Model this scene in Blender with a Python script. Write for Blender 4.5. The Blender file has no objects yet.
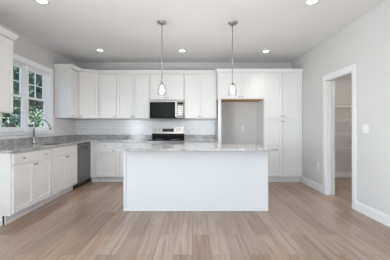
import bpy, bmesh, math, random
from mathutils import Vector, Matrix
random.seed(7)
SC = bpy.context.scene
COL = SC.collection
PI = math.pi

# ------------------------------------------------------------------ camera
cam = bpy.data.cameras.new('camera')
cam.sensor_width = 36.0
cam.lens = 24.0
cam.shift_x = 2.5 / 390
cam.shift_y = -3.0 / 390
cam.clip_start = 0.05
camo = bpy.data.objects.new('camera', cam)
camo.location = (0, 0, 1.2)
camo.rotation_euler = (PI / 2, 0, 0)
COL.objects.link(camo)
SC.camera = camo

# ------------------------------------------------------------------ world, sun, daylight fill
world = bpy.data.worlds.new('sky')
SC.world = world
world.use_nodes = True
nt = world.node_tree
bg = nt.nodes['Background']
sky = nt.nodes.new('ShaderNodeTexSky')
sky.sky_type = 'HOSEK_WILKIE'
sky.turbidity = 4.0
sky.ground_albedo = 0.4
sky.sun_direction = Vector((0.55, -0.15, 0.8)).normalized()
nt.links.new(sky.outputs[0], bg.inputs['Color'])
bg.inputs['Strength'].default_value = 6.0

sun = bpy.data.lights.new('sun', 'SUN')
sun.energy = 7.0
sun.angle = 0.01
sun.color = (1.0, 0.95, 0.86)
suno = bpy.data.objects.new('sun', sun)
suno.rotation_euler = (0, math.radians(38), math.radians(-15))
suno.location = (8, -2, 12)
COL.objects.link(suno)


def area(name, loc, rot, sx, sy, power, color):
    l = bpy.data.lights.new(name, 'AREA')
    l.shape = 'RECTANGLE'
    l.size, l.size_y = sx, sy
    l.energy = power
    l.color = color
    o = bpy.data.objects.new(name, l)
    o.location = loc
    o.rotation_euler = rot
    COL.objects.link(o)
    return o


DAY = (0.87, 0.945, 1.0)
# area lamps added as daylight fill in unseen openings behind and beside the camera
area('daylight_fill_patio', (1.05, -3.55, 1.20), (PI / 2 + 0.15, 0, 0), 2.3, 2.0, 26, DAY)
area('daylight_fill_side', (-2.74, -0.5, 1.25), (0, -PI / 2 - 0.14, 0), 1.9, 3.1, 112, DAY)
vs = SC.view_settings
vs.view_transform = 'Standard'
vs.look = 'None'
vs.gamma = 1.0
vs.use_curve_mapping = False
vs.exposure = 1.08


# ------------------------------------------------------------------ materials
def mat(name, color, rough=0.5, metal=0.0, spec=0.5, emit=None, estr=0.0, noise=0.0, nscale=8.0):
    m = bpy.data.materials.new(name)
    m.use_nodes = True
    t = m.node_tree
    b = t.nodes['Principled BSDF']
    b.inputs['Base Color'].default_value = (*color, 1)
    b.inputs['Roughness'].default_value = rough
    b.inputs['Metallic'].default_value = metal
    b.inputs['Specular IOR Level'].default_value = spec
    if emit:
        b.inputs['Emission Color'].default_value = (*emit, 1)
        b.inputs['Emission Strength'].default_value = estr
    if noise:
        tc = t.nodes.new('ShaderNodeTexCoord')
        n = t.nodes.new('ShaderNodeTexNoise')
        n.inputs['Scale'].default_value = nscale
        n.inputs['Detail'].default_value = 3
        t.links.new(tc.outputs['Object'], n.inputs['Vector'])
        bp = t.nodes.new('ShaderNodeBump')
        bp.inputs['Strength'].default_value = noise
        bp.inputs['Distance'].default_value = 0.002
        t.links.new(n.outputs['Fac'], bp.inputs['Height'])
        t.links.new(bp.outputs['Normal'], b.inputs['Normal'])
    return m


def ramp(t, pts):
    r = t.nodes.new('ShaderNodeValToRGB')
    e = r.color_ramp.elements
    while len(e) < len(pts):
        e.new(0.5)
    for i, (p, c) in enumerate(pts):
        e[i].position = p
        e[i].color = (*c, 1)
    return r


M = {}
M['wall'] = mat('wall_paint', (0.62, 0.616, 0.611), 0.75, noise=0.12, nscale=60)
M['ceil'] = mat('ceiling_paint', (0.80, 0.80, 0.80), 0.85, noise=0.1, nscale=60)
M['cab'] = mat('cabinet_white', (0.81, 0.807, 0.80), 0.38, noise=0.03, nscale=20)
M['trim'] = mat('trim_white', (0.75, 0.755, 0.76), 0.35, noise=0.03, nscale=20)
M['win'] = mat('window_white', (0.90, 0.905, 0.91), 0.35, noise=0.03, nscale=20)
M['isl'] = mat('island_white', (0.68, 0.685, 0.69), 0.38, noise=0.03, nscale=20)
M['nickel'] = mat('brushed_nickel', (0.42, 0.41, 0.40), 0.32, 1.0, noise=0.02, nscale=90)
M['chrome'] = mat('faucet_steel', (0.50, 0.51, 0.52), 0.22, 1.0, noise=0.01, nscale=90)
M['dark'] = mat('dark_plastic', (0.012, 0.012, 0.014), 0.35, noise=0.02, nscale=50)
M['black_glass'] = mat('black_glass', (0.004, 0.005, 0.006), 0.05, spec=0.3, noise=0.005, nscale=5)
M['display'] = mat('display_panel', (0.008, 0.010, 0.011), 0.08, spec=0.3, noise=0.005, nscale=5)
M['raw_wood'] = mat('raw_birch_ply', (0.55, 0.34, 0.15), 0.6, noise=0.1, nscale=30)
M['plate'] = mat('switch_plate', (0.80, 0.80, 0.79), 0.35, noise=0.01, nscale=30)
M['lamp'] = mat('lamp_lens', (0.95, 0.95, 0.95), 0.4, emit=(1.0, 0.97, 0.93), estr=4.0, noise=0.01)
M['bulb'] = mat('lit_bulb', (0.95, 0.95, 0.95), 0.4, emit=(1.0, 0.95, 0.86), estr=7.0, noise=0.01)
M['wire'] = mat('white_wire', (0.78, 0.78, 0.77), 0.4, noise=0.01)
M['bark'] = mat('bark', (0.10, 0.075, 0.055), 0.9, noise=0.8, nscale=25)


def stainless(name, c0, c1, rough):
    m = mat(name, c0, rough, 1.0)
    t = m.node_tree
    b = t.nodes['Principled BSDF']
    tc = t.nodes.new('ShaderNodeTexCoord')
    mp = t.nodes.new('ShaderNodeMapping')
    mp.inputs['Scale'].default_value = (1.5, 1.5, 160)
    n = t.nodes.new('ShaderNodeTexNoise')
    n.inputs['Scale'].default_value = 3
    n.inputs['Detail'].default_value = 4
    r = ramp(t, [(0.3, c0), (0.7, c1)])
    t.links.new(tc.outputs['Object'], mp.inputs['Vector'])
    t.links.new(mp.outputs['Vector'], n.inputs['Vector'])
    t.links.new(n.outputs['Fac'], r.inputs['Fac'])
    t.links.new(r.outputs['Color'], b.inputs['Base Color'])
    return m


M['steel'] = stainless('stainless_steel', (0.26, 0.255, 0.25), (0.36, 0.35, 0.34), 0.30)
M['dark_steel'] = stainless('dark_stainless_steel', (0.17, 0.175, 0.19), (0.23, 0.235, 0.25), 0.36)


def granite():
    m = mat('speckled_granite', (0.5, 0.5, 0.5), 0.10)
    t = m.node_tree
    b = t.nodes['Principled BSDF']
    L = t.links.new
    tc = t.nodes.new('ShaderNodeTexCoord')
    def nz(s, d, rough=0.6):
        n = t.nodes.new('ShaderNodeTexNoise')
        n.inputs['Scale'].default_value = s
        n.inputs['Detail'].default_value = d
        n.inputs['Roughness'].default_value = rough
        L(tc.outputs['Object'], n.inputs['Vector'])
        return n
    big = nz(7, 5)
    r1 = ramp(t, [(0.36, (0.22, 0.218, 0.216)), (0.50, (0.42, 0.415, 0.41)), (0.68, (0.64, 0.63, 0.62))])
    L(big.outputs['Fac'], r1.inputs['Fac'])
    fine = nz(55, 4, 0.7)
    r2 = ramp(t, [(0.38, (0.02, 0.02, 0.025)), (0.48, (0.40, 0.396, 0.392)), (0.66, (0.70, 0.69, 0.68))])
    L(fine.outputs['Fac'], r2.inputs['Fac'])
    mx = t.nodes.new('ShaderNodeMix')
    mx.data_type = 'RGBA'
    mx.inputs['Factor'].default_value = 0.5
    L(r1.outputs['Color'], mx.inputs['A'])
    L(r2.outputs['Color'], mx.inputs['B'])
    L(mx.outputs['Result'], b.inputs['Base Color'])
    return m


M['granite'] = granite()
M['panel'] = mat('grey_control_panel', (0.20, 0.195, 0.19), 0.45, 0.5, noise=0.01, nscale=40)


def floor_mat():
    m = mat('vinyl_oak_planks', (0.4, 0.3, 0.2), 0.30)
    t = m.node_tree
    b = t.nodes['Principled BSDF']
    L = t.links.new
    tc = t.nodes.new('ShaderNodeTexCoord')
    rot = t.nodes.new('ShaderNodeMapping')
    rot.inputs['Rotation'].default_value = (0, 0, PI / 2)
    L(tc.outputs['Object'], rot.inputs['Vector'])
    br = t.nodes.new('ShaderNodeTexBrick')
    br.offset = 0.37
    br.inputs['Scale'].default_value = 1.0
    br.inputs['Brick Width'].default_value = 1.22
    br.inputs['Row Height'].default_value = 0.18
    br.inputs['Mortar Size'].default_value = 0.0018
    br.inputs['Mortar Smooth'].default_value = 0.3
    br.inputs['Bias'].default_value = 0.0
    br.inputs['Color1'].default_value = (0, 0, 0, 1)
    br.inputs['Color2'].default_value = (1, 1, 1, 1)
    br.inputs['Mortar'].default_value = (0.5, 0.5, 0.5, 1)
    L(rot.outputs['Vector'], br.inputs['Vector'])
    plank = ramp(t, [(0.0, (0.295, 0.194, 0.130)), (0.3, (0.33, 0.240, 0.182)), (0.6, (0.375, 0.252, 0.174)), (1.0, (0.405, 0.312, 0.250))])
    L(br.outputs['Color'], plank.inputs['Fac'])
    # wood grain stretched along each plank, shifted per plank
    mp = t.nodes.new('ShaderNodeMapping')
    mp.inputs['Scale'].default_value = (0.8, 18, 1)
    L(rot.outputs['Vector'], mp.inputs['Vector'])
    add = t.nodes.new('ShaderNodeVectorMath')
    add.operation = 'MULTIPLY_ADD'
    add.inputs[1].default_value = (37, 11, 5)
    L(br.outputs['Color'], add.inputs[0])
    L(mp.outputs['Vector'], add.inputs[2])
    n = t.nodes.new('ShaderNodeTexNoise')
    n.inputs['Scale'].default_value = 1.6
    n.inputs['Detail'].default_value = 6
    n.inputs['Roughness'].default_value = 0.65
    n.inputs['Distortion'].default_value = 0.4
    L(add.outputs[0], n.inputs['Vector'])
    g = ramp(t, [(0.34, (0.62, 0.58, 0.56)), (0.5, (0.93, 0.93, 0.93)), (0.66, (1.15, 1.17, 1.19))])
    L(n.outputs['Fac'], g.inputs['Fac'])
    mul = t.nodes.new('ShaderNodeMix')
    mul.data_type = 'RGBA'
    mul.blend_type = 'MULTIPLY'
    mul.inputs['Factor'].default_value = 0.85
    L(plank.outputs['Color'], mul.inputs['A'])
    L(g.outputs['Color'], mul.inputs['B'])
    gap = t.nodes.new('ShaderNodeMix')
    gap.data_type = 'RGBA'
    gap.inputs['B'].default_value = (0.14, 0.10, 0.075, 1)
    L(br.outputs['Fac'], gap.inputs['Factor'])
    L(mul.outputs['Result'], gap.inputs['A'])
    L(gap.outputs['Result'], b.inputs['Base Color'])
    bp = t.nodes.new('ShaderNodeBump')
    bp.inputs['Strength'].default_value = 0.15
    bp.inputs['Distance'].default_value = 0.002
    L(n.outputs['Fac'], bp.inputs['Height'])
    L(bp.outputs['Normal'], b.inputs['Normal'])
    return m


M['floor'] = floor_mat()


def tile_mat(name, axis):
    m = mat(name, (0.72, 0.72, 0.715), 0.16)
    t = m.node_tree
    b = t.nodes['Principled BSDF']
    L = t.links.new
    tc = t.nodes.new('ShaderNodeTexCoord')
    sp = t.nodes.new('ShaderNodeSeparateXYZ')
    cb = t.nodes.new('ShaderNodeCombineXYZ')
    L(tc.outputs['Object'], sp.inputs[0])
    L(sp.outputs[axis], cb.inputs['X'])
    L(sp.outputs['Z'], cb.inputs['Y'])
    br = t.nodes.new('ShaderNodeTexBrick')
    br.inputs['Scale'].default_value = 1.0
    br.inputs['Brick Width'].default_value = 0.152
    br.inputs['Row Height'].default_value = 0.076
    br.inputs['Mortar Size'].default_value = 0.002
    br.inputs['Color1'].default_value = (0.84, 0.84, 0.84, 1)
    br.inputs['Color2'].default_value = (0.80, 0.80, 0.80, 1)
    br.inputs['Mortar'].default_value = (0.62, 0.62, 0.62, 1)
    L(cb.outputs[0], br.inputs['Vector'])
    L(br.outputs['Color'], b.inputs['Base Color'])
    bp = t.nodes.new('ShaderNodeBump')
    bp.invert = True
    bp.inputs['Strength'].default_value = 0.5
    bp.inputs['Distance'].default_value = 0.002
    L(br.outputs['Fac'], bp.inputs['Height'])
    L(bp.outputs['Normal'], b.inputs['Normal'])
    return m


M['tile_x'] = tile_mat('white_subway_tile', 'X')
M['tile_y'] = tile_mat('white_subway_tile_side', 'Y')


def pane_mat():
    m = bpy.data.materials.new('window_glass')
    m.use_nodes = True
    t = m.node_tree
    t.nodes.remove(t.nodes['Principled BSDF'])
    out = t.nodes['Material Output']
    tr = t.nodes.new('ShaderNodeBsdfTransparent')
    tr.inputs['Color'].default_value = (0.93, 0.95, 0.94, 1)
    gl = t.nodes.new('ShaderNodeBsdfGlossy')
    gl.inputs['Roughness'].default_value = 0.02
    lw = t.nodes.new('ShaderNodeLayerWeight')
    lw.inputs['Blend'].default_value = 0.5
    pw = t.nodes.new('ShaderNodeMath')
    pw.operation = 'POWER'
    pw.inputs[1].default_value = 5.0
    fr = t.nodes.new('ShaderNodeMath')
    fr.operation = 'MULTIPLY_ADD'
    fr.inputs[1].default_value = 0.5
    fr.inputs[2].default_value = 0.04
    t.links.new(lw.outputs['Facing'], pw.inputs[0])
    t.links.new(pw.outputs[0], fr.inputs[0])
    mx = t.nodes.new('ShaderNodeMixShader')
    t.links.new(fr.outputs[0], mx.inputs[0])
    t.links.new(tr.outputs[0], mx.inputs[1])
    t.links.new(gl.outputs[0], mx.inputs[2])
    t.links.new(mx.outputs[0], out.inputs['Surface'])
    return m


M['pane'] = pane_mat()


def shade_mat():
    m = pane_mat()
    m.name = 'seeded_shade_glass'
    t = m.node_tree
    for n in t.nodes:
        if n.type == 'BSDF_TRANSPARENT':
            n.inputs['Color'].default_value = (0.975, 0.98, 0.98, 1)
    return m


M['shade'] = shade_mat()


def leaf_mat(name, a, b_, c):
    m = mat(name, a, 0.55)
    t = m.node_tree
    b = t.nodes['Principled BSDF']
    g = t.nodes.new('ShaderNodeNewGeometry')
    r = ramp(t, [(0.0, a), (0.6, b_), (1.0, c)])
    t.links.new(g.outputs['Random Per Island'], r.inputs['Fac'])
    t.links.new(r.outputs['Color'], b.inputs['Base Color'])
    return m


M['leaf_dark'] = leaf_mat('leaves_dark', (0.014, 0.032, 0.020), (0.030, 0.062, 0.038), (0.085, 0.13, 0.09))
M['leaf_light'] = leaf_mat('leaves_light', (0.06, 0.10, 0.055), (0.16, 0.22, 0.13), (0.50, 0.56, 0.42))
M['leaf_blue'] = leaf_mat('leaves_bluish', (0.012, 0.035, 0.035), (0.03, 0.065, 0.06), (0.06, 0.11, 0.09))
M['lawn'] = mat('lawn', (0.06, 0.10, 0.035), 0.9, noise=1.0, nscale=12)


# ------------------------------------------------------------------ mesh helpers
class MB:
    def __init__(s):
        s.bm = bmesh.new()

    def box(s, x0, y0, z0, x1, y1, z1):
        v = [s.bm.verts.new(p) for p in ((x0, y0, z0), (x1, y0, z0), (x1, y1, z0), (x0, y1, z0),
                                         (x0, y0, z1), (x1, y0, z1), (x1, y1, z1), (x0, y1, z1))]
        for f in ((0, 3, 2, 1), (4, 5, 6, 7), (0, 1, 5, 4), (1, 2, 6, 5), (2, 3, 7, 6), (3, 0, 4, 7)):
            s.bm.faces.new([v[i] for i in f])
        return s

    def prism(s, pts, z0, z1):
        """extrude a counter-clockwise polygon in xy between two heights"""
        a = [s.bm.verts.new((x, y, z0)) for x, y in pts]
        b = [s.bm.verts.new((x, y, z1)) for x, y in pts]
        s.bm.faces.new(list(reversed(a)))
        s.bm.faces.new(b)
        n = len(pts)
        for i in range(n):
            s.bm.faces.new((a[i], a[(i + 1) % n], b[(i + 1) % n], b[i]))
        return s

    def prism_x(s, pts, x0, x1):
        """extrude a polygon given in (y, z) along x"""
        a = [s.bm.verts.new((x0, y, z)) for y, z in pts]
        b = [s.bm.verts.new((x1, y, z)) for y, z in pts]
        n = len(pts)
        s.bm.faces.new(list(reversed(a)))
        s.bm.faces.new(b)
        for i in range(n):
            s.bm.faces.new((a[i], a[(i + 1) % n], b[(i + 1) % n], b[i]))
        return s

    def lathe(s, prof, c=(0, 0, 0), seg=24, axis='Z'):
        """revolve (radius, height) pairs"""
        rings = []
        for r, h in prof:
            ring = []
            if r < 1e-6:
                p = (0, 0, h)
                ring = [s.bm.verts.new(s._ax(p, c, axis))]
            else:
                for i in range(seg):
                    a = 2 * PI * i / seg
                    ring.append(s.bm.verts.new(s._ax((r * math.cos(a), r * math.sin(a), h), c, axis)))
            rings.append(ring)
        for p, q in zip(rings, rings[1:]):
            if len(p) == 1 and len(q) == 1:
                continue
            for i in range(seg):
                j = (i + 1) % seg
                if len(p) == 1:
                    s.bm.faces.new((p[0], q[j], q[i]))
                elif len(q) == 1:
                    s.bm.faces.new((p[i], p[j], q[0]))
                else:
                    s.bm.faces.new((p[i], p[j], q[j], q[i]))
        return s

    @staticmethod
    def _ax(p, c, axis):
        x, y, z = p
        if axis == 'Z':
            v = (x, y, z)
        elif axis == '-Y':
            v = (x, -z, y)
        elif axis == 'X':
            v = (z, x, y)
        return (v[0] + c[0], v[1] + c[1], v[2] + c[2])

    def tube(s, pts, r, seg=10, radii=None):
        pts = [Vector(p) for p in pts]
        prev = None
        rings = []
        for i, p in enumerate(pts):
            d = (pts[min(i + 1, len(pts) - 1)] - pts[max(i - 1, 0)]).normalized()
            if prev is None:
                up = Vector((0, 0, 1)) if abs(d.z) < 0.9 else Vector((1, 0, 0))
                u = d.cross(up).normalized()
            else:
                u = (prev - d * prev.dot(d)).normalized()
            prev = u
            w = d.cross(u)
            rr = radii[i] if radii else r
            rings.append([s.bm.verts.new(p + (u * math.cos(2 * PI * k / seg) + w * math.sin(2 * PI * k / seg)) * rr) for k in range(seg)])
        for a, b in zip(rings, rings[1:]):
            for k in range(seg):
                s.bm.faces.new((a[k], a[(k + 1) % seg], b[(k + 1) % seg], b[k]))
        s.bm.faces.new(list(reversed(rings[0])))
        s.bm.faces.new(rings[-1])
        return s

    def build(s, name, m, parent=None, bevel=0.0, smooth=False):
        bmesh.ops.recalc_face_normals(s.bm, faces=s.bm.faces[:])
        me = bpy.data.meshes.new(name)
        s.bm.to_mesh(me)
        s.bm.free()
        me.materials.append(m)
        o = bpy.data.objects.new(name, me)
        COL.objects.link(o)
        if parent:
            o.parent = parent
        if smooth:
            for p in me.polygons:
                p.use_smooth = True
        if bevel:
            bv = o.modifiers.new('bevel', 'BEVEL')
            bv.width = bevel
            bv.segments = 2
            bv.limit_method = 'ANGLE'
        return o


def thing(name, label, cat, loc=(0, 0, 0), rz=0.0, group=None):
    o = bpy.data.objects.new(name, None)
    o.empty_display_size = 0.1
    COL.objects.link(o)
    o.location = loc
    o.rotation_euler = (0, 0, rz)
    return tag(o, label, cat, group)


def tag(o, label, cat, group=None):
    o['label'] = label
    o['category'] = cat
    if group:
        o['group'] = group
    return o


def struct(o):
    o['kind'] = 'structure'
    return o


def dup(root, loc, label, group=None):
    r = root.copy()
    COL.objects.link(r)
    r.location = loc
    r['label'] = label
    if group:
        r['group'] = group
    for ch in list(root.children):
        c = ch.copy()
        COL.objects.link(c)
        c.parent = r
        for g in list(ch.children):
            d = g.copy()
            COL.objects.link(d)
            d.parent = c
    return r


# ------------------------------------------------------------------ room dimensions (metres)
XL, XR, YB, YF, H = -2.82, 2.37, 6.22, -3.7, 2.74
WT = 0.12
CT, CU = 0.914, 0.884            # counter top and underside
FX = -2.22                       # carcass face of the sink run
FY = 5.62                        # carcass face of the range run
UB, UT, TT = 1.39, 2.408, 2.378              # wall cabinets: underside and top
CX0, CX1 = 2.51, 4.15            # pantry closet behind the side wall
DY0, DY1, DZ = 3.84, 4.61, 2.03  # doorway

# ------------------------------------------------------------------ structure
struct(MB().box(XL - 0.3, YF - 0.3, -0.12, CX1 + 0.2, YB + 0.2, 0).build('floor', M['floor']))
struct(MB().box(XL - 0.12, YF - 0.12, H, XR + WT, YB + 0.12, H + 0.25).build('ceiling', M['ceil']))
struct(MB().box(XL - WT, YB, 0, CX1 + WT, YB + WT, H).build('wall_back', M['wall']))

WY0, WY1, WZ0, WZ1 = 3.82, 5.15, 1.12, 2.27       # window over the sink
SY0, SY1, SZ0, SZ1 = -2.1, 1.1, 0.2, 2.25          # unseen window opening of the dining side, placed for fill light
w = MB()
w.box(XL - WT, YF, 0, XL, SY0, H)
w.box(XL - WT, SY0, 0, XL, SY1, SZ0)
w.box(XL - WT, SY0, SZ1, XL, SY1, H)
w.box(XL - WT, SY1, 0, XL, WY0, H)
w.box(XL - WT, WY0, 0, XL, WY1, WZ0)
w.box(XL - WT, WY0, WZ1, XL, WY1, H)
w.box(XL - WT, WY1, 0, XL, YB, H)
struct(w.build('wall_left', M['wall']))

w = MB()
w.box(XR, YF, 0, CX0, DY0, H)
w.box(XR, DY0, DZ, CX0, DY1, H)
w.box(XR, DY1, 0, CX0, YB, H)
struct(w.build('wall_right', M['wall']))

w = MB()
w.box(XL - WT, YF - WT, 0, -0.15, YF, H)
w.box(-0.15, YF - WT, 2.25, 2.25, YF, H)
w.box(2.25, YF - WT, 0, XR + WT, YF, H)
struct(w.build('wall_front', M['wall']))

# pantry closet shell
w = MB()
w.box(CX1, 3.0, 0, CX1 + WT, YB, 2.5)
struct(w.build('wall_closet_right', M['wall']))
struct(MB().box(CX0, 2.9, 0, CX1 + WT, 3.0, 2.5).build('wall_closet_front', M['wall']))
struct(MB().box(CX0, 2.9, 2.335, CX1 + WT, YB, 2.5).build('ceiling_closet', M['ceil']))


# baseboards: profiled board along a straight run
def baseboard(name, p0, p1, nrm, h=0.135):
    b = MB()
    d = Vector((p1[0] - p0[0], p1[1] - p0[1], 0))
    L = d.length
    prof = [(0, 0), (-0.015, 0), (-0.015, h - 0.03), (-0.009, h - 0.01), (-0.006, h), (0, h)]
    b.prism_x(prof, 0, L)
    o = b.build(name, M['trim'])
    o.location = (p0[0], p0[1], 0)
    o.rotation_euler = (0, 0, math.atan2(d.y, d.x))
    return struct(o)


# local -y is the room side: run direction chosen so that the board faces the room
baseboard('baseboard_right', (XR, DY0 - 0.09), (XR, YF + 0.01), None)
baseboard('baseboard_right_rear', (XR, FY + 0.075), (XR, DY1 + 0.09), None)
baseboard('baseboard_closet', (CX0, YB), (CX1, YB), None)
baseboard('baseboard_back', (0.62, YB), (1.54, YB), None)
baseboard('baseboard_left', (XL, YF), (XL, 3.16), None)

# doorway casing and jambs
t = MB()
cw = 0.088
for x0, x1 in ((XR - 0.018, XR), (CX0, CX0 + 0.018)):
    t.box(x0, DY0 - cw, 0, x1, DY0, DZ + cw)
    t.box(x0, DY1, 0, x1, DY1 + cw, DZ + cw)
    t.box(x0, DY0, DZ, x1, DY1, DZ + cw)
t.box(XR - 0.002, DY0, 0, CX0 + 0.002, DY0 + 0.018, DZ)
t.box(XR - 0.002, DY1 - 0.018, 0, CX0 + 0.002, DY1, DZ)
t.box(XR - 0.002, DY0 + 0.018, DZ - 0.018, CX0 + 0.002, DY1 - 0.018, DZ)
t.box(XR + 0.045, DY1 - 0.030, 0, XR + 0.08, DY1 - 0.018, DZ - 0.018)
t.box(XR + 0.045, DY0 + 0.018, 0, XR + 0.08, DY0 + 0.030, DZ - 0.018)
struct(t.build('trim_1', M['trim'], bevel=0.004))

# window casing, stool and liner
t = MB()
wc = 0.085
t.box(XL, WY0 - wc, WZ1, XL + 0.018, WY1 + wc, WZ1 + wc)
t.box(XL, WY0 - wc, WZ0 - 0.015, XL + 0.018, WY0, WZ1)
t.box(XL, WY1, WZ0 - 0.015, XL + 0.018, WY1 + wc, WZ1)
t.box(XL, WY0 - wc - 0.01, WZ0 - 0.035, XL + 0.035, WY1 + wc + 0.01, WZ0 - 0.013)
t.box(XL, WY0 - wc, WZ0 - 0.06, XL + 0.014, WY1 + wc, WZ0 - 0.035)
t.box(XL - WT, WY0, WZ0 - 0.002, XL, WY1, WZ0 + 0.012)
t.box(XL - WT, WY0, WZ1 - 0.012, XL, WY1, WZ1)
t.box(XL - WT, WY0, WZ0 + 0.012, XL, WY0 + 0.012, WZ1 - 0.012)
t.box(XL - WT, WY1 - 0.012, WZ0 + 0.012, XL, WY1, WZ1 - 0.012)
struct(t.build('trim_2', M['win'], bevel=0.003))

# twin double-hung window
win = thing('window_1', 'twin white double-hung window over the sink, upper sashes divided in four', 'window', (0, 0, 0))
struct(win)
fr = MB()
a0, a1 = WY0 + 0.012, WY1 - 0.012
z0, z1 = WZ0 + 0.012, WZ1 - 0.012
ym = (a0 + a1) / 2
xa, xb = XL - 0.112, XL - 0.055
fr.box(xa, a0, z0, xb, a0 + 0.03, z1)
fr.box(xa, a1 - 0.03, z0, xb, a1, z1)
fr.box(xa, a0, z0, xb, a1, z0 + 0.02)
fr.box(xa, a0, z1 - 0.02, xb, a1, z1)
fr.box(xa, ym - 0.05, z0, xb + 0.02, ym + 0.05, z1)
fr.build('window_frame', M['win'], win, bevel=0.002)
zr = 1.715
for s0, s1 in ((a0 + 0.03, ym - 0.05), (ym + 0.05, a1 - 0.03)):
    for lo in (True, False):
        xs0, xs1 = (XL - 0.085, XL - 0.062) if lo else (XL - 0.11, XL - 0.087)
        b0, b1 = (z0 + 0.02, zr + 0.02) if lo else (zr - 0.02, z1 - 0.02)
        rb, rt = (0.045, 0.038) if lo else (0.038, 0.04)
        q = 0.04
        f = MB()
        f.box(xs0, s0, b0, xs1, s0 + q, b1)
        f.box(xs0, s1 - q, b0, xs1, s1, b1)
        f.box(xs0, s0 + q, b0, xs1, s1 - q, b0 + rb)
        f.box(xs0, s0 + q, b1 - rt, xs1, s1 - q, b1)
        if not lo:
            c = (s0 + s1) / 2
            zz = (b0 + rb + b1 - rt) / 2
            f.box(xs0 + 0.003, c - 0.009, b0 + rb, xs1 - 0.003, c + 0.009, b1 - rt)
            f.box(xs0 + 0.003, s0 + q, zz - 0.009, xs1 - 0.003, s1 - q, zz + 0.009)
        sash = f.build('sash', M['win'], win, bevel=0.0015)
        xm = (xs0 + xs1) / 2
        MB().box(xm - 0.002, s0 + q - 0.004, b0 + rb - 0.004, xm + 0.002, s1 - q + 0.004, b1 - rt + 0.004).build('pane', M['pane'], sash)

# unseen patio door and dining window frames, added to let fill light in
f = MB()
for x in (-0.15, 1.02, 2.19):
    f.box(x, YF - 0.09, 0, x + 0.06, YF - 0.03, 2.25)
f.box(-0.15, YF - 0.09, 2.19, 2.25, YF - 0.03, 2.25)
f.box(-0.15, YF - 0.09, 0, 2.25, YF - 0.03, 0.06)
struct(f.build('unseen_door_1', M['trim']))
f = MB()
for y in (SY0, (SY0 + SY1) / 2 - 0.03, SY1 - 0.06):
    f.box(XL - 0.09, y, SZ0, XL - 0.03, y + 0.06, SZ1)
f.box(XL - 0.09, SY0, SZ0, XL - 0.03, SY1, SZ0 + 0.06)
f.box(XL - 0.09, SY0, SZ1 - 0.06, XL - 0.03, SY1, SZ1)
struct(f.build('unseen_window_2', M['trim']))


# ------------------------------------------------------------------ cabinetry (local frame: x along the face, -y outwards)
def knob(x, z, door, y=-0.02):
    MB().lathe([(0.0055, 0), (0.005, 0.012), (0.010, 0.016), (0.0145, 0.022), (0.0135, 0.027), (0.008, 0.030), (0, 0.0305)],
               (x, y, z), 14, '-Y').build('knob', M['nickel'], door, smooth=True)


def shaker(name, par, x0, x1, z0, z1, m, y=0.0, th=0.02, st=0.058, knobs=()):
    b = MB()
    g = 0.0026
    x0, x1, z0, z1 = x0 + g, x1 - g, z0 + g, z1 - g
    b.box(x0, y - th, z0, x0 + st, y, z1)
    b.box(x1 - st, y - th, z0, x1, y, z1)
    b.box(x0 + st, y - th, z0, x1 - st, y, z0 + st)
    b.box(x0 + st, y - th, z1 - st, x1 - st, y, z1)
    b.box(x0 + st, y - th + 0.016, z0 + st, x1 - st, y, z1 - st)
    d = b.build(name, m, par, bevel=0.0012)
    for kx, kz in knobs:
        knob(kx, kz, d, y - th)
    return d


def slab(name, par, x0, x1, z0, z1, m, y=0.0, th=0.02, knobs=()):
    g = 0.0026
    d = MB().box(x0 + g, y - th, z0 + g, x1 - g, y, z1 - g).build(name, m, par, bevel=0.003)
    for kx, kz in knobs:
        knob(kx, kz, d, y - th)
    return d


def carcass_base(par, w, d=0.59, end_l=False, m=None):
    m = m or M['cab']
    b = MB()
    b.box(0, 0, 0.115, w, d, CU)
    o = b.build('carcass', m, par, bevel=0.0015)
    MB().box(0.02 if end_l else 0, 0.075, 0, w, 0.095, 0.115).build('toe_kick', m, par)
    if end_l:
        e = MB()
        e.prism_x([(0.0, 0.115), (0.10, 0.115), (0.10, 0.0), (d, 0.0), (d, CU), (0.0, CU)], -0.012, 0)
        e.build('end_panel', m, par, bevel=0.001)
    return o


G_BASE = None
# --- sink run, along the wall with the window
r = thing('base_cabinet', 'white base cabinet with wide two-knob drawer over two doors, nearest end of the sink run', 'cabinet', (FX, 3.177, 0), PI / 2)
carcass_base(r, 0.905, end_l=True)
slab('drawer', r, 0.018, 0.890, 0.725, 0.868, M['cab'], knobs=((0.20, 0.797), (0.70, 0.797)))
shaker('door', r, 0.018, 0.454, 0.125, 0.715, M['cab'], knobs=((0.425, 0.685),))
shaker('door', r, 0.454, 0.890, 0.125, 0.715, M['cab'], knobs=((0.484, 0.685),))

r = thing('sink_base_cabinet', 'white sink base cabinet with blank false front over two doors, below the window', 'cabinet', (FX, 4.085, 0), PI / 2)
b = MB()
b.box(0, 0, 0.115, 0.905, 0.02, CU)
b.box(0, 0.02, 0.115, 0.018, 0.59, CU)
b.box(0.887, 0.02, 0.115, 0.905, 0.59, CU)
b.box(0.018, 0.02, 0.115, 0.887, 0.59, 0.133)
b.build('carcass', M['cab'], r)
MB().box(0, 0.075, 0, 0.905, 0.095, 0.115).build('toe_kick', M['cab'], r)
slab('false_front', r, 0.015, 0.89, 0.725, 0.868, M['cab'])
shaker('door', r, 0.015, 0.4525, 0.125, 0.715, M['cab'], knobs=((0.424, 0.685),))
shaker('door', r, 0.4525, 0.89, 0.125, 0.715, M['cab'], knobs=((0.482, 0.685),))

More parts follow.
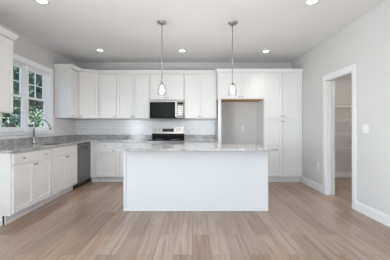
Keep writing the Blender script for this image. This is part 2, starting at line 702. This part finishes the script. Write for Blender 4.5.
# dishwasher
r = thing('dishwasher', 'dark stainless steel dishwasher between sink base cabinet and the corner', 'dishwasher', (FX, 4.995, 0), PI / 2)
MB().box(0.006, 0.01, 0.10, 0.600, 0.58, 0.872).build('tub_casing', M['dark'], r)
b = MB()
b.box(0.008, -0.028, 0.105, 0.598, 0.008, 0.755)
b.build('door', M['dark_steel'], r, bevel=0.004)
b = MB()
b.box(0.008, -0.030, 0.758, 0.598, 0.008, 0.862)
cp = b.build('control_panel', M['dark_steel'], r, bevel=0.004)
MB().box(0.05, -0.032, 0.80, 0.18, -0.029, 0.83).build('display', M['display'], cp)
b = MB()
b.box(0.25, -0.034, 0.765, 0.43, -0.029, 0.80)
b.build('pocket_handle', M['dark'], cp, bevel=0.002)
MB().box(0.008, -0.02, 0.866, 0.598, 0.008, 0.8835).build('top_strip', M['dark'], r)
MB().box(0.006, 0.06, 0, 0.600, 0.08, 0.098).build('kick_plate', M['dark'], r)

# corner filler cabinet
r = thing('corner_cabinet', 'plain white filler cabinet in the corner behind the dishwasher', 'cabinet', (XL + 0.004, FY, 0))
b = MB()
b.box(0.005, 0.0, 0.115, 0.60, 0.595, CU)
b.box(0.60, -0.02, 0.115, 0.715, 0.595, CU)
b.build('carcass', M['cab'], r, bevel=0.0015)
MB().box(0.60, 0.06, 0, 0.715, 0.08, 0.115).build('toe_kick', M['cab'], r)

# --- range run
X1 = -2.10
r = thing('base_cabinet', 'narrow white base cabinet with one drawer and one door, beside the corner and dishwasher', 'cabinet', (X1, FY, 0))
carcass_base(r, 0.45)
slab('drawer', r, 0.012, 0.44, 0.725, 0.868, M['cab'], knobs=((0.226, 0.797),))
shaker('door', r, 0.012, 0.44, 0.125, 0.715, M['cab'], knobs=((0.405, 0.685),))
r = thing('base_cabinet', 'white base cabinet partly behind the island, on the sink side of the range', 'cabinet', (X1 + 0.452, FY, 0))
carcass_base(r, 0.686)
slab('drawer', r, 0.012, 0.676, 0.725, 0.868, M['cab'], knobs=((0.17, 0.797), (0.52, 0.797)))
shaker('door', r, 0.012, 0.344, 0.125, 0.715, M['cab'], knobs=((0.315, 0.685),))
shaker('door', r, 0.344, 0.676, 0.125, 0.715, M['cab'], knobs=((0.374, 0.685),))
r = thing('base_cabinet', 'white base cabinet between the range and the tall refrigerator panel', 'cabinet', (-0.186, FY, 0))
carcass_base(r, 0.728)
slab('drawer', r, 0.012, 0.69, 0.725, 0.868, M['cab'], knobs=((0.17, 0.797), (0.53, 0.797)))
shaker('door', r, 0.012, 0.351, 0.125, 0.715, M['cab'], knobs=((0.32, 0.685),))
shaker('door', r, 0.351, 0.69, 0.125, 0.715, M['cab'], knobs=((0.382, 0.685),))

# --- countertops
SX0, SX1, SYa, SYb = -2.68, -2.27, 4.16, 4.92
CE = FX + 0.045
r = thing('countertop', 'L-shaped grey speckled granite countertop around the sink corner, up to the range', 'countertop', (0, 0, 0))
b = MB()
b.box(XL + 0.002, 3.14, CU, CE, SYa, CT)
b.box(XL + 0.002, SYa, CU, SX0, SYb, CT)
b.box(SX1, SYa, CU, CE, SYb, CT)
b.box(XL + 0.002, SYb, CU, CE, YB - 0.002, CT)
b.box(CE, FY - 0.045, CU, -0.960, YB - 0.002, CT)
b.build('worktop', M['granite'], r)
b = MB()
b.box(XL + 0.002, 3.14, CT, XL + 0.022, YB - 0.002, CT + 0.102)
b.box(XL + 0.022, YB - 0.022, CT, -0.960, YB - 0.002, CT + 0.102)
b.build('splash_strip', M['granite'], r, bevel=0.001)
r = thing('countertop', 'short grey granite countertop between the range and the tall refrigerator panel', 'countertop', (0, 0, 0))
MB().box(-0.186, FY - 0.045, CU, 0.545, YB - 0.002, CT).build('worktop', M['granite'], r, bevel=0.002)
MB().box(-0.186, YB - 0.022, CT, 0.545, YB - 0.002, CT + 0.102).build('splash_strip', M['granite'], r, bevel=0.001)

# subway tile on the two walls
b = MB().box(XL + 0.010, YB - 0.009, CT + 0.104, 0.545, YB - 0.001, UB + 0.03)
tag(b.build('tile_backsplash', M['tile_x']), 'white subway tile backsplash behind the range, between counter and wall cabinets', 'backsplash')
b = MB().box(XL + 0.001, WY1 + 0.097, CT + 0.104, XL + 0.009, YB - 0.001, UB + 0.03)
b.box(XL + 0.001, 3.14, CT + 0.104, XL + 0.009, WY1 + 0.097, WZ0 - 0.062)
tag(b.build('tile_backsplash', M['tile_y']), 'white subway tile backsplash under the window and beside the faucet', 'backsplash')

# sink and faucet
r = thing('sink', 'undermount stainless steel sink set in the counter under the window', 'sink', ((SX0 + SX1) / 2, (SYa + SYb) / 2, CU))
b = MB()
hx, hy, dp, tk = (SX1 - SX0) / 2 + 0.004, (SYb - SYa) / 2 + 0.004, 0.22, 0.012
b.box(-hx - tk, -hy - tk, -dp, hx + tk, hy + tk, -dp + tk)
b.box(-hx - tk, -hy - tk, -dp + tk, -hx, hy + tk, -0.001)
b.box(hx, -hy - tk, -dp + tk, hx + tk, hy + tk, -0.001)
b.box(-hx, -hy - tk, -dp + tk, hx, -hy, -0.001)
b.box(-hx, hy, -dp + tk, hx, hy + tk, -0.001)
b.build('basin', M['steel'], r)
MB().lathe([(0.045, 0), (0.04, 0.004), (0.015, 0.002), (0, 0.001)], (0, 0, -dp + tk), 20).build('drain', M['chrome'], r, smooth=True)

r = thing('faucet', 'tall gooseneck steel kitchen faucet at the sink under the window', 'faucet', (-2.745, 4.50, CT + 0.0005))
MB().lathe([(0.0, 0), (0.028, 0), (0.028, 0.006), (0.022, 0.012), (0.0195, 0.03), (0.0195, 0.10), (0.015, 0.115), (0.012, 0.12), (0, 0.121)], seg=20).build('body', M['chrome'], r, smooth=True)
pts = [(0, 0, 0.11), (0, 0, 0.27)]
R_ = 0.135
for i in range(1, 15):
    a = PI - PI * 0.93 * i / 14
    pts.append((R_ + R_ * math.cos(a), 0, 0.275 + R_ * math.sin(a)))
MB().tube(pts, 0.0135, 12).build('spout', M['chrome'], r, smooth=True)
e = Vector(pts[-1])
d = (Vector(pts[-1]) - Vector(pts[-2])).normalized()
MB().tube([e - d * 0.005, e + d * 0.03, e + d * 0.065], 0.0175, 12, radii=[0.0145, 0.0185, 0.019]).build('spray_head', M['chrome'], r, smooth=True)
MB().tube([(0, 0.015, 0.065), (0, 0.045, 0.07), (0.0, 0.075, 0.105), (0.0, 0.085, 0.13)], 0.007, 8).build('lever_handle', M['chrome'], r, smooth=True)


# --- wall cabinets
CP = [(0.0, 0.0), (0.0, -0.004), (0.008, -0.010), (0.020, -0.016), (0.055, -0.038), (0.066, -0.043), (0.075, -0.043), (0.075, 0.0)]


def sweep_crown(par, path, z, m):
    """crown moulding: profile (height, outward offset) mitred along a 2d path whose outside is to the right of travel"""
    b = MB()
    P = [Vector(p) for p in path]
    n = len(P)
    rings = []
    for i in range(n):
        d0 = (P[i] - P[i - 1]).normalized() if i > 0 else (P[1] - P[0]).normalized()
        d1 = (P[i + 1] - P[i]).normalized() if i < n - 1 else d0
        n0 = Vector((d0.y, -d0.x))
        n1 = Vector((d1.y, -d1.x))
        mm = (n0 + n1)
        mm = mm / mm.dot(n0) if mm.length > 1e-6 else n0
        rings.append([b.bm.verts.new((P[i].x + mm.x * -o, P[i].y + mm.y * -o, z + h)) for h, o in CP])
    k = len(CP)
    for a, c in zip(rings, rings[1:]):
        for j in range(k):
            b.bm.faces.new((a[j], a[(j + 1) % k], c[(j + 1) % k], c[j]))
    b.bm.faces.new(rings[0])
    b.bm.faces.new(list(reversed(rings[-1])))
    return b.build('crown', m, par)


def wall_cab(label, loc, rz, w, z0, doors, d=0.315, z1=UT, ret_l=False, ret_r=False, deep=None, rail=True):
    """doors: list of (x0, x1, knob side)"""
    r = thing('wall_cabinet', label, 'cabinet', (loc[0], loc[1], z0), rz)
    hh = z1 - z0
    MB().box(0, 0, 0, w, d, hh).build('carcass', M['cab'], r, bevel=0.0015)
    for x0, x1, s in doors:
        kx = x0 + 0.03 if s == 'l' else x1 - 0.03
        shaker('door', r, x0, x1, 0.008, hh - 0.018, M['cab'], knobs=((kx, 0.045),))
    path = []
    if ret_l:
        path.append((-0.001, d))
    path += [(-0.001 if ret_l else 0, -0.022), (w + (0.001 if ret_r else 0), -0.022)]
    if ret_r:
        path.append((w + 0.001, d))
    sweep_crown(r, path, hh - 0.005, M['cab'])
    return r


# outward is to the right of travel (left to right along local x, outside is -y)
wall_cab('white wall cabinet at the near edge of the window, closest to the viewer', (XL + 0.32, 2.85, 0), PI / 2, 0.76, UB,
         [(0.01, 0.38, 'r'), (0.38, 0.75, 'l')], ret_r=True)
wall_cab('narrow white wall cabinet on the window wall with its blank end showing', (XL + 0.32, 5.306, 0), PI / 2, 0.386, UB,
         [(0.012, 0.374, 'l')], ret_l=True)
# diagonal corner cabinet
r = thing('corner_wall_cabinet', 'white diagonal corner wall cabinet with one angled door', 'cabinet', (0, 0, UB))
A, B = Vector((XL + 0.32, 5.694)), Vector((-2.135, 5.90))
b = MB()
b.prism([(XL + 0.004, 5.694), (A.x, A.y), (B.x, B.y), (B.x, YB - 0.009), (XL + 0.004, YB - 0.009)], 0, UT - UB)
b.build('carcass', M['cab'], r)
dv = (B - A)
dl = dv.length
ang = math.atan2(dv.y, dv.x)
dd = shaker('door', r, 0.014, dl - 0.014, 0.008, UT - UB - 0.018, M['cab'], knobs=((0.045, 0.045),))
dd.location = (A.x, A.y, 0)
dd.rotation_euler = (0, 0, ang)
nn = Vector((math.sin(ang), -math.cos(ang))) * 0.022
sweep_crown(r, [(A.x + 0.022, A.y), (A.x + 0.022, A.y + 0.012), (B.x - 0.008, B.y - 0.022), (B.x, B.y - 0.022)], UT - UB - 0.005, M['cab'])

UY = 5.90
wall_cab('single-door white wall cabinet on the range wall, beside the diagonal corner cabinet', (-2.133, UY, 0), 0, 0.411, UB, [(0.006, 0.405, 'r')], d=0.308)
wall_cab('two-door white wall cabinet on the sink side of the microwave', (-1.720, UY, 0), 0, 0.752, UB, [(0.006, 0.376, 'r'), (0.376, 0.746, 'l')], d=0.308)
wall_cab('short two-door white wall cabinet directly above the microwave', (-0.966, UY, 0), 0, 0.772, 1.817, [(0.006, 0.386, 'r'), (0.386, 0.766, 'l')], d=0.308)
wall_cab('two-door white wall cabinet between the microwave and the refrigerator alcove', (-0.188, UY, 0), 0, 0.736, UB, [(0.006, 0.366, 'r'), (0.366, 0.726, 'l')], d=0.308)

# --- refrigerator surround and pantry
FB = 1.803
r = wall_cab('two-door white cabinet above the empty refrigerator alcove, raw wood underneath', (0.548, FY, 0), 0, 0.993, FB,
             [(0.006, 0.4965, 'r'), (0.4965, 0.987, 'l')], d=0.592, z1=TT, ret_l=True)
MB().box(0.075, 0.0, -0.006, 0.990, 0.58, 0.0).build('underside_panel', M['raw_wood'], r)['label'] = 'raw wood underside'
r = thing('refrigerator_panel', 'tall white panel at the open side of the refrigerator alcove', 'panel', (0.548, FY, 0))
b = MB()
b.box(0, -0.02, 0, 0.072, 0.0, FB - 0.007)
b.box(0.052, 0, 0, 0.072, 0.592, FB - 0.007)
b.build('board', M['cab'], r)

r = thing('pantry_cabinet', 'tall white four-door pantry cabinet beside the refrigerator alcove', 'cabinet', (1.543, FY, 0))
MB().box(0, 0, 0.115, 0.785, 0.594, TT).build('carcass', M['cab'], r)
b = MB()
b.box(0, 0.07, 0, 0.82, 0.09, 0.115)
b.build('toe_kick', M['cab'], r)
MB().box(0.785, -0.012, 0.115, 0.822, 0.02, TT).build('filler_strip', M['cab'], r)
for z0, z1, kz in ((0.135, 1.375, 1.325), (1.392, TT - 0.018, 1.432)):
    shaker('door', r, 0.012, 0.396, z0, z1, M['cab'], knobs=((0.368, kz),))
    shaker('door', r, 0.396, 0.780, z0, z1, M['cab'], knobs=((0.424, kz),))
sweep_crown(r, [(0, -0.022), (0.825, -0.022)], TT - 0.005, M['cab'])

# ------------------------------------------------------------------ microwave
r = thing('microwave', 'over-the-range microwave, stainless steel with black glass door', 'microwave', (-0.950, 5.82, 1.384))
MB().box(0, 0.0, 0.012, 0.756, 0.39, 0.430).build('case', M['steel'], r, bevel=0.003)
MB().box(0.02, 0.02, 0, 0.736, 0.38, 0.0125).build('underside', M['dark'], r)
b = MB()
b.box(0, -0.03, 0.388, 0.756, 0, 0.430)
v = b.build('vent_strip', M['steel'], r, bevel=0.003)
b = MB()
for i in range(14):
    b.box(0.04 + i * 0.05, -0.032, 0.404, 0.075 + i * 0.05, -0.029, 0.408)
b.build('vent_slots', M['dark'], v)
dr = MB().box(0.0, -0.032, 0.014, 0.590, 0, 0.385).build('door', M['black_glass'], r, bevel=0.004)
MB().box(0.0, -0.035, 0.370, 0.565, -0.0315, 0.385).build('door_trim', M['steel'], dr, bevel=0.001)
MB().box(0.06, -0.0335, 0.075, 0.50, -0.0315, 0.325).build('viewing_window', M['display'], dr)
b = MB()
b.box(0.568, -0.07, 0.045, 0.600, -0.052, 0.385)
b.box(0.572, -0.056, 0.07, 0.594, -0.03, 0.095)
b.box(0.572, -0.056, 0.345, 0.594, -0.03, 0.37)
b.build('handle', M['steel'], dr, bevel=0.005)
cp = MB().box(0.595, -0.032, 0.014, 0.756, 0, 0.385).build('control_panel', M['panel'], r, bevel=0.003)
MB().box(0.622, -0.034, 0.315, 0.738, -0.0315, 0.365).build('display', M['display'], cp)
btn = None
for i in range(5):
    for j in range(3):
        o = MB().box(0.628 + j * 0.037, -0.0345, 0.085 + i * 0.042, 0.658 + j * 0.037, -0.0315, 0.113 + i * 0.042).build('button', M['nickel'], cp)
MB().box(0, -0.034, 0, 0.756, 0.02, 0.0135).build('bottom_trim', M['dark'], r)

# ------------------------------------------------------------------ range
r = thing('range', 'stainless steel electric range with black glass backguard band, under the microwave', 'stove', (-0.956, 5.56, 0))
MB().box(0.004, 0.05, 0.05, 0.760, 0.645, 0.905).build('body', M['steel'], r)
MB().box(0.03, 0.07, 0, 0.735, 0.60, 0.05).build('plinth', M['dark'], r)
ck = MB().box(0.0, 0.0, 0.905, 0.764, 0.60, 0.920).build('cooktop', M['black_glass'], r, bevel=0.003)
for cx, cy, rr in ((0.2, 0.17, 0.11), (0.56, 0.17, 0.09), (0.2, 0.43, 0.08), (0.56, 0.43, 0.11)):
    MB().lathe([(rr, 0.9200), (rr, 0.9206), (rr - 0.006, 0.9206), (rr - 0.006, 0.9200)], (cx, cy, 0), 32).build('burner_ring', M['nickel'], ck)
MB().box(0.0, -0.004, 0.865, 0.764, 0.052, 0.9045).build('front_strip', M['steel'], r, bevel=0.003)
dr = MB().box(0.004, 0.005, 0.26, 0.760, 0.05, 0.86).build('oven_door', M['steel'], r, bevel=0.004)
MB().box(0.10, 0.002, 0.38, 0.664, 0.0055, 0.72).build('oven_window', M['black_glass'], dr)
b = MB()
b.tube([(0.06, -0.045, 0.80), (0.70, -0.045, 0.80)], 0.012, 12)
b.box(0.08, -0.045, 0.79, 0.10, 0.006, 0.81)
b.box(0.66, -0.045, 0.79, 0.68, 0.006, 0.81)
b.build('handle', M['steel'], dr)
MB().box(0.004, 0.005, 0.06, 0.760, 0.05, 0.25).build('storage_drawer', M['steel'], r, bevel=0.004)
bgd = MB().box(0.0, 0.598, 0.9195, 0.764, 0.65, 1.045).build('backguard_band', M['black_glass'], r)
bgp = MB().prism_x([(0.585, 1.045), (0.65, 1.045), (0.65, 1.192), (0.605, 1.192)], 0, 0.764).build('backguard', M['steel'], r, bevel=0.003)
def on_bg(z):
    return 0.585 + 0.02 * (z - 1.045) / 0.147
b = MB()
b.prism_x([(on_bg(1.085) - 0.002, 1.085), (on_bg(1.085) + 0.004, 1.085), (on_bg(1.16) + 0.004, 1.16), (on_bg(1.16) - 0.002, 1.16)], 0.245, 0.515)
b.build('display', M['display'], bgp)
for x in (0.075, 0.165, 0.60, 0.69):
    MB().lathe([(0.026, 0), (0.024, 0.018), (0.020, 0.022), (0, 0.023)], (x, on_bg(1.12), 1.12), 18, '-Y').build('knob', M['steel'], bgp, smooth=True)

# ------------------------------------------------------------------ island
r = thing('kitchen_island', 'white panelled kitchen island with corner posts, standing in the middle of the floor', 'island', (-0.99, 3.725, 0))
IW, ID = 2.075, 0.61
MB().box(0.010, 0.012, 0, IW - 0.010, ID - 0.02, CU).build('carcass', M['isl'], r)
MB().box(0.043, 0.010, 0.02, IW - 0.018, 0.013, CU).build('back_panel', M['isl'], r)
MB().box(0.0, 0.0, 0, 0.036, 0.03, CU).build('corner_post', M['isl'], r, bevel=0.002)
MB().box(IW - 0.020, 0.0, 0, IW, 0.03, CU).build('corner_post', M['isl'], r, bevel=0.002)
b = MB()
b.prism_x([(0.006, 0), (-0.008, 0), (-0.008, 0.012), (-0.002, 0.022), (0.006, 0.022)], 0.036, IW - 0.020)
b.build('shoe_moulding', M['isl'], r)
for i in range(4):
    w0 = 0.02 + i * (IW - 0.04) / 4
    w1 = w0 + (IW - 0.04) / 4
    MB().box(w0 + 0.003, ID - 0.0205, 0.125, w1 - 0.003, ID, 0.87).build('door', M['isl'], r, bevel=0.002)
tag(MB().box(-1.015, 3.425, CU, 1.13, 4.385, CT).build('island_countertop', M['granite'], bevel=0.003),
    'grey speckled granite slab on the island, overhanging towards the viewer', 'countertop')


# ------------------------------------------------------------------ pendants and ceiling lights
def pendant(x, y, label):
    r = thing('pendant_light', label, 'lamp', (x, y, H), 0, 'glass pendants over the island')
    MB().lathe([(0, 0), (0.062, 0), (0.062, -0.012), (0.052, -0.026), (0.020, -0.032), (0.010, -0.05), (0, -0.051)], seg=28).build('canopy', M['nickel'], r, smooth=True)
    b = MB()
    b.tube([(0, 0, -0.045), (0, 0, -0.90)], 0.0058, 10)
    for z in (-0.13, -0.45, -0.75):
        b.lathe([(0.0058, z - 0.010), (0.0070, z - 0.007), (0.0070, z + 0.007), (0.0058, z + 0.010)], seg=12)
    b.build('rod', M['nickel'], r, smooth=True)
    MB().lathe([(0, -0.885), (0.010, -0.885), (0.024, -0.90), (0.030, -0.912), (0.030, -0.935), (0, -0.936)], seg=20).build('socket_cap', M['nickel'], r, smooth=True)
    sh = MB()
    sh.lathe([(0.026, -0.925), (0.050, -0.926), (0.0585, -0.933), (0.0605, -0.945), (0.0615, -1.075), (0.0595, -1.075), (0.0585, -0.947), (0.0565, -0.936), (0.049, -0.929), (0.026, -0.928)], seg=32)
    sh.build('glass_shade', M['shade'], r, smooth=True)
    b = MB()
    b.lathe([(0, -0.935), (0.013, -0.936), (0.014, -0.955), (0.022, -0.985), (0.027, -1.010), (0.024, -1.033), (0.013, -1.047), (0, -1.05)], seg=20)
    b.build('bulb', M['bulb'], r, smooth=True)
    l = bpy.data.lights.new('pendant_glow', 'POINT')
    l.energy = 8.0
    l.color = (1, 0.965, 0.93)
    l.shadow_soft_size = 0.03
    lo = bpy.data.objects.new('pendant_glow', l)
    COL.objects.link(lo)
    lo.parent = r
    lo.location = (0, 0, -1.09)
    return r


pendant(-0.447, 3.81, 'clear glass pendant light over the island, hanging in front of the microwave')
pendant(0.587, 3.83, 'clear glass pendant light over the island, hanging in front of the refrigerator alcove cabinet')


def downlight(x, y, label, lit=True, watts=7.0):
    r = thing('recessed_light', label, 'ceiling light', (x, y, H), 0, 'recessed ceiling lights')
    MB().lathe([(0.054, -0.003), (0.060, -0.006), (0.082, -0.005), (0.086, -0.0005)], seg=32).build('trim_ring', M['trim'], r, smooth=True)
    MB().lathe([(0, -0.004), (0.054, -0.004), (0.060, -0.001)], seg=32).build('lens', M['lamp'] if lit else M['trim'], r)
    if lit:
        l = bpy.data.lights.new('downlight', 'SPOT')
        l.energy = watts
        l.spot_size = math.radians(90)
        l.spot_blend = 1.0
        l.shadow_soft_size = 0.06
        l.color = (1.0, 0.95, 0.90)
        lo = bpy.data.objects.new('downlight', l)
        COL.objects.link(lo)
        lo.parent = r
        lo.location = (0, 0, -0.02)
    return r


downlight(-1.84, 3.18, 'lit recessed ceiling light nearest the viewer on the window side')
downlight(1.466, 3.19, 'lit recessed ceiling light nearest the viewer, on the doorway side')
downlight(-1.85, 5.20, 'lit recessed ceiling light in the row by the cabinets, above the corner near the window', watts=24)
downlight(-0.21, 5.25, 'lit recessed ceiling light in the row by the cabinets, between the two pendants', watts=24)
downlight(1.49, 5.28, 'lit recessed ceiling light in the row by the cabinets, above the pantry', watts=9)
downlight(-2.45, 4.28, 'unlit white recessed ceiling light above the sink', lit=False)


# ------------------------------------------------------------------ switches and outlets (local: -y outwards)
def outlet(label, loc, rz, gang=1, kind='outlet'):
    wd = 0.07 if gang == 1 else 0.118
    nm = 'wall_outlet' if kind == 'outlet' else 'light_switch'
    r = thing(nm, label, 'outlet' if kind == 'outlet' else 'switch', loc, rz)
    MB().box(-wd / 2, -0.006, -0.057, wd / 2, 0, 0.057).build('cover_plate', M['plate'], r, bevel=0.002)
    if kind == 'outlet':
        for z in (-0.021, 0.021):
            f = MB().box(-0.017, -0.008, z - 0.0145, 0.017, -0.0055, z + 0.0145).build('receptacle', M['plate'], r, bevel=0.002)
            MB().box(-0.008, -0.0086, z - 0.004, -0.005, -0.0078, z + 0.008).box(0.005, -0.0086, z - 0.004, 0.008, -0.0078, z + 0.008).build('slots', M['dark'], f)
    else:
        for g in range(gang):
            x = (g - (gang - 1) / 2) * 0.046
            MB().box(x - 0.0165, -0.010, -0.033, x + 0.0165, -0.0055, 0.033).build('rocker', M['plate'], r, bevel=0.003)
    return r


outlet('white double rocker light switch on the wall beside the doorway', (XR, 3.555, 1.175), -PI / 2, 2, 'switch')
outlet('white outlet low on the wall between pantry cabinet and doorway', (XR, 4.90, 0.47), -PI / 2)
outlet('white outlet on the bare back wall inside the refrigerator alcove', (1.196, YB, 1.165), 0)
outlet('white outlet on the tile between the range and the refrigerator panel', (0.33, YB - 0.009, 1.175), 0)
outlet('white outlet on the tile under the single-door wall cabinet', (-2.24, YB - 0.009, 1.255), 0)


# ------------------------------------------------------------------ wire shelves in the closet
def wire_shelf(z, label):
    r = thing('wire_shelf', label, 'shelf', (CX0 + 0.02, YB - 0.004, z), 0, 'wire shelves in the closet')
    L, D = CX1 - CX0 - 0.04, 0.305
    b = MB()
    for y in (-0.01, -0.11, -0.21, -D):
        b.tube([(0, y, 0), (L, y, 0)], 0.0035, 6)
    b.tube([(0, -D, -0.032), (L, -D, -0.032)], 0.0035, 6)
    n = int(L / 0.025)
    for i in range(n + 1):
        x = i * L / n
        b.box(x - 0.0014, -D, 0.0032, x + 0.0014, -0.006, 0.0058)
        b.box(x - 0.0014, -D - 0.0048, -0.034, x + 0.0014, -D - 0.002, 0.005)
    b.build('wire_deck', M['wire'], r)
    for x in (0.45, 1.15):
        MB().tube([(x, -D + 0.02, -0.006), (x, -0.006, -0.25)], 0.005, 8).build('brace', M['wire'], r)
    return r


wire_shelf(1.685, 'white wire closet shelf seen through the doorway, topmost of four')
wire_shelf(1.366, 'white wire closet shelf seen through the doorway, second from the top')
wire_shelf(1.045, 'white wire closet shelf seen through the doorway, third from the top')
wire_shelf(0.72, 'white wire closet shelf seen through the doorway, lowest of four')

r = thing('closet_fill_light', 'unseen flush round light added inside the closet for fill', 'ceiling light', (3.25, 4.6, 2.335))  # out-of-view fixture and point lamp added to brighten the closet
MB().lathe([(0, -0.05), (0.06, -0.045), (0.10, -0.02), (0.11, -0.001), (0, -0.001)], seg=24).build('lens', M['lamp'], r, smooth=True)
l = bpy.data.lights.new('closet_fill_glow', 'POINT')
l.energy = 12
l.color = (1.0, 0.93, 0.84)
l.shadow_soft_size = 0.08
lo = bpy.data.objects.new('closet_fill_glow', l)
COL.objects.link(lo)
lo.parent = r
lo.location = (0, 0, -0.14)

# ------------------------------------------------------------------ garden outside the window
struct(MB().box(-40, -30, -0.45, XL - 0.35, 40, -0.40).build('ground', M['lawn']))


def tree(name, label, cat, x, y, h, crown_r, crown_z, n, leaf, m, group, trunk=0.12):
    rnd = random.Random(int(x * 100 + y * 10))
    r = thing(name, label, cat, (x, y, -0.42), 0, group)
    t = MB()
    t.tube([(0, 0, 0), (0.05, 0.03, h * 0.35), (0.0, 0.08, h * 0.7), (0.05, 0.0, h * 0.92)], trunk, 8, radii=[trunk, trunk * 0.75, trunk * 0.45, trunk * 0.1])
    for i in range(6):
        a = rnd.random() * 2 * PI
        z = h * (0.3 + 0.08 * i)
        t.tube([(0.02, 0.03, z), (math.cos(a) * crown_r * 0.4, math.sin(a) * crown_r * 0.4, z + 0.35 * crown_z * 0.4), (math.cos(a) * crown_r * 0.75, math.sin(a) * crown_r * 0.75, z + 0.4 * crown_z * 0.6)], 0.03, 6, radii=[trunk * 0.4, trunk * 0.25, trunk * 0.08])
    t.build('trunk', M['bark'], r, smooth=True)
    f = MB()
    clumps = []
    for i in range(26):
        u = Vector((rnd.gauss(0, 1), rnd.gauss(0, 1), rnd.gauss(0, 1))).normalized() * (rnd.random() ** 0.4)
        clumps.append(Vector((u.x * crown_r, u.y * crown_r, h - crown_z + (u.z + 0) * crown_z)))
    for i in range(n):
        c = rnd.choice(clumps)
        p = c + Vector((rnd.gauss(0, 1) * crown_r * 0.2, rnd.gauss(0, 1) * crown_r * 0.2, rnd.gauss(0, 1) * crown_z * 0.16))
        p.z = max(p.z, 0.05)
        s = leaf * (0.6 + 0.8 * rnd.random())
        nrm = Vector((rnd.gauss(0, 1), rnd.gauss(0, 1), rnd.gauss(0, 1) + 0.6)).normalized()
        u = nrm.orthogonal().normalized()
        u = (Matrix.Rotation(rnd.random() * 2 * PI, 3, nrm) @ u)
        v = nrm.cross(u)
        q = [p - u * s, p - u * 0.1 * s + v * 0.42 * s + nrm * 0.06 * s, p + u * s, p - u * 0.1 * s - v * 0.42 * s + nrm * 0.06 * s]
        f.bm.faces.new([f.bm.verts.new(k) for k in q])
    f.build('foliage', m, r)
    return r


GT = 'trees outside the kitchen window'
GS = 'shrubs outside the kitchen window'
tree('tree', 'dark green leafy tree outside the window, behind the far sash', 'tree', -6.9, 11.7, 5.2, 1.4, 2.4, 5200, 0.13, M['leaf_dark'], GT)
tree('tree', 'pale green tree outside seen at the near edge of the window', 'tree', -10.4, 15.2, 5.6, 1.3, 2.6, 3600, 0.14, M['leaf_light'], GT)
tree('tree', 'tall dark tree at the back of the garden behind the window', 'tree', -14.6, 23.5, 12.5, 4.0, 6.0, 7000, 0.26, M['leaf_dark'], GT)
tree('shrub', 'low pale green shrub outside under the far window sash', 'shrub', -4.95, 8.4, 2.0, 0.6, 0.9, 1800, 0.085, M['leaf_light'], GS, 0.04)
tree('shrub', 'low bluish shrub outside under the near window sash', 'shrub', -6.5, 9.3, 1.9, 0.6, 0.9, 1800, 0.09, M['leaf_blue'], GS, 0.04)
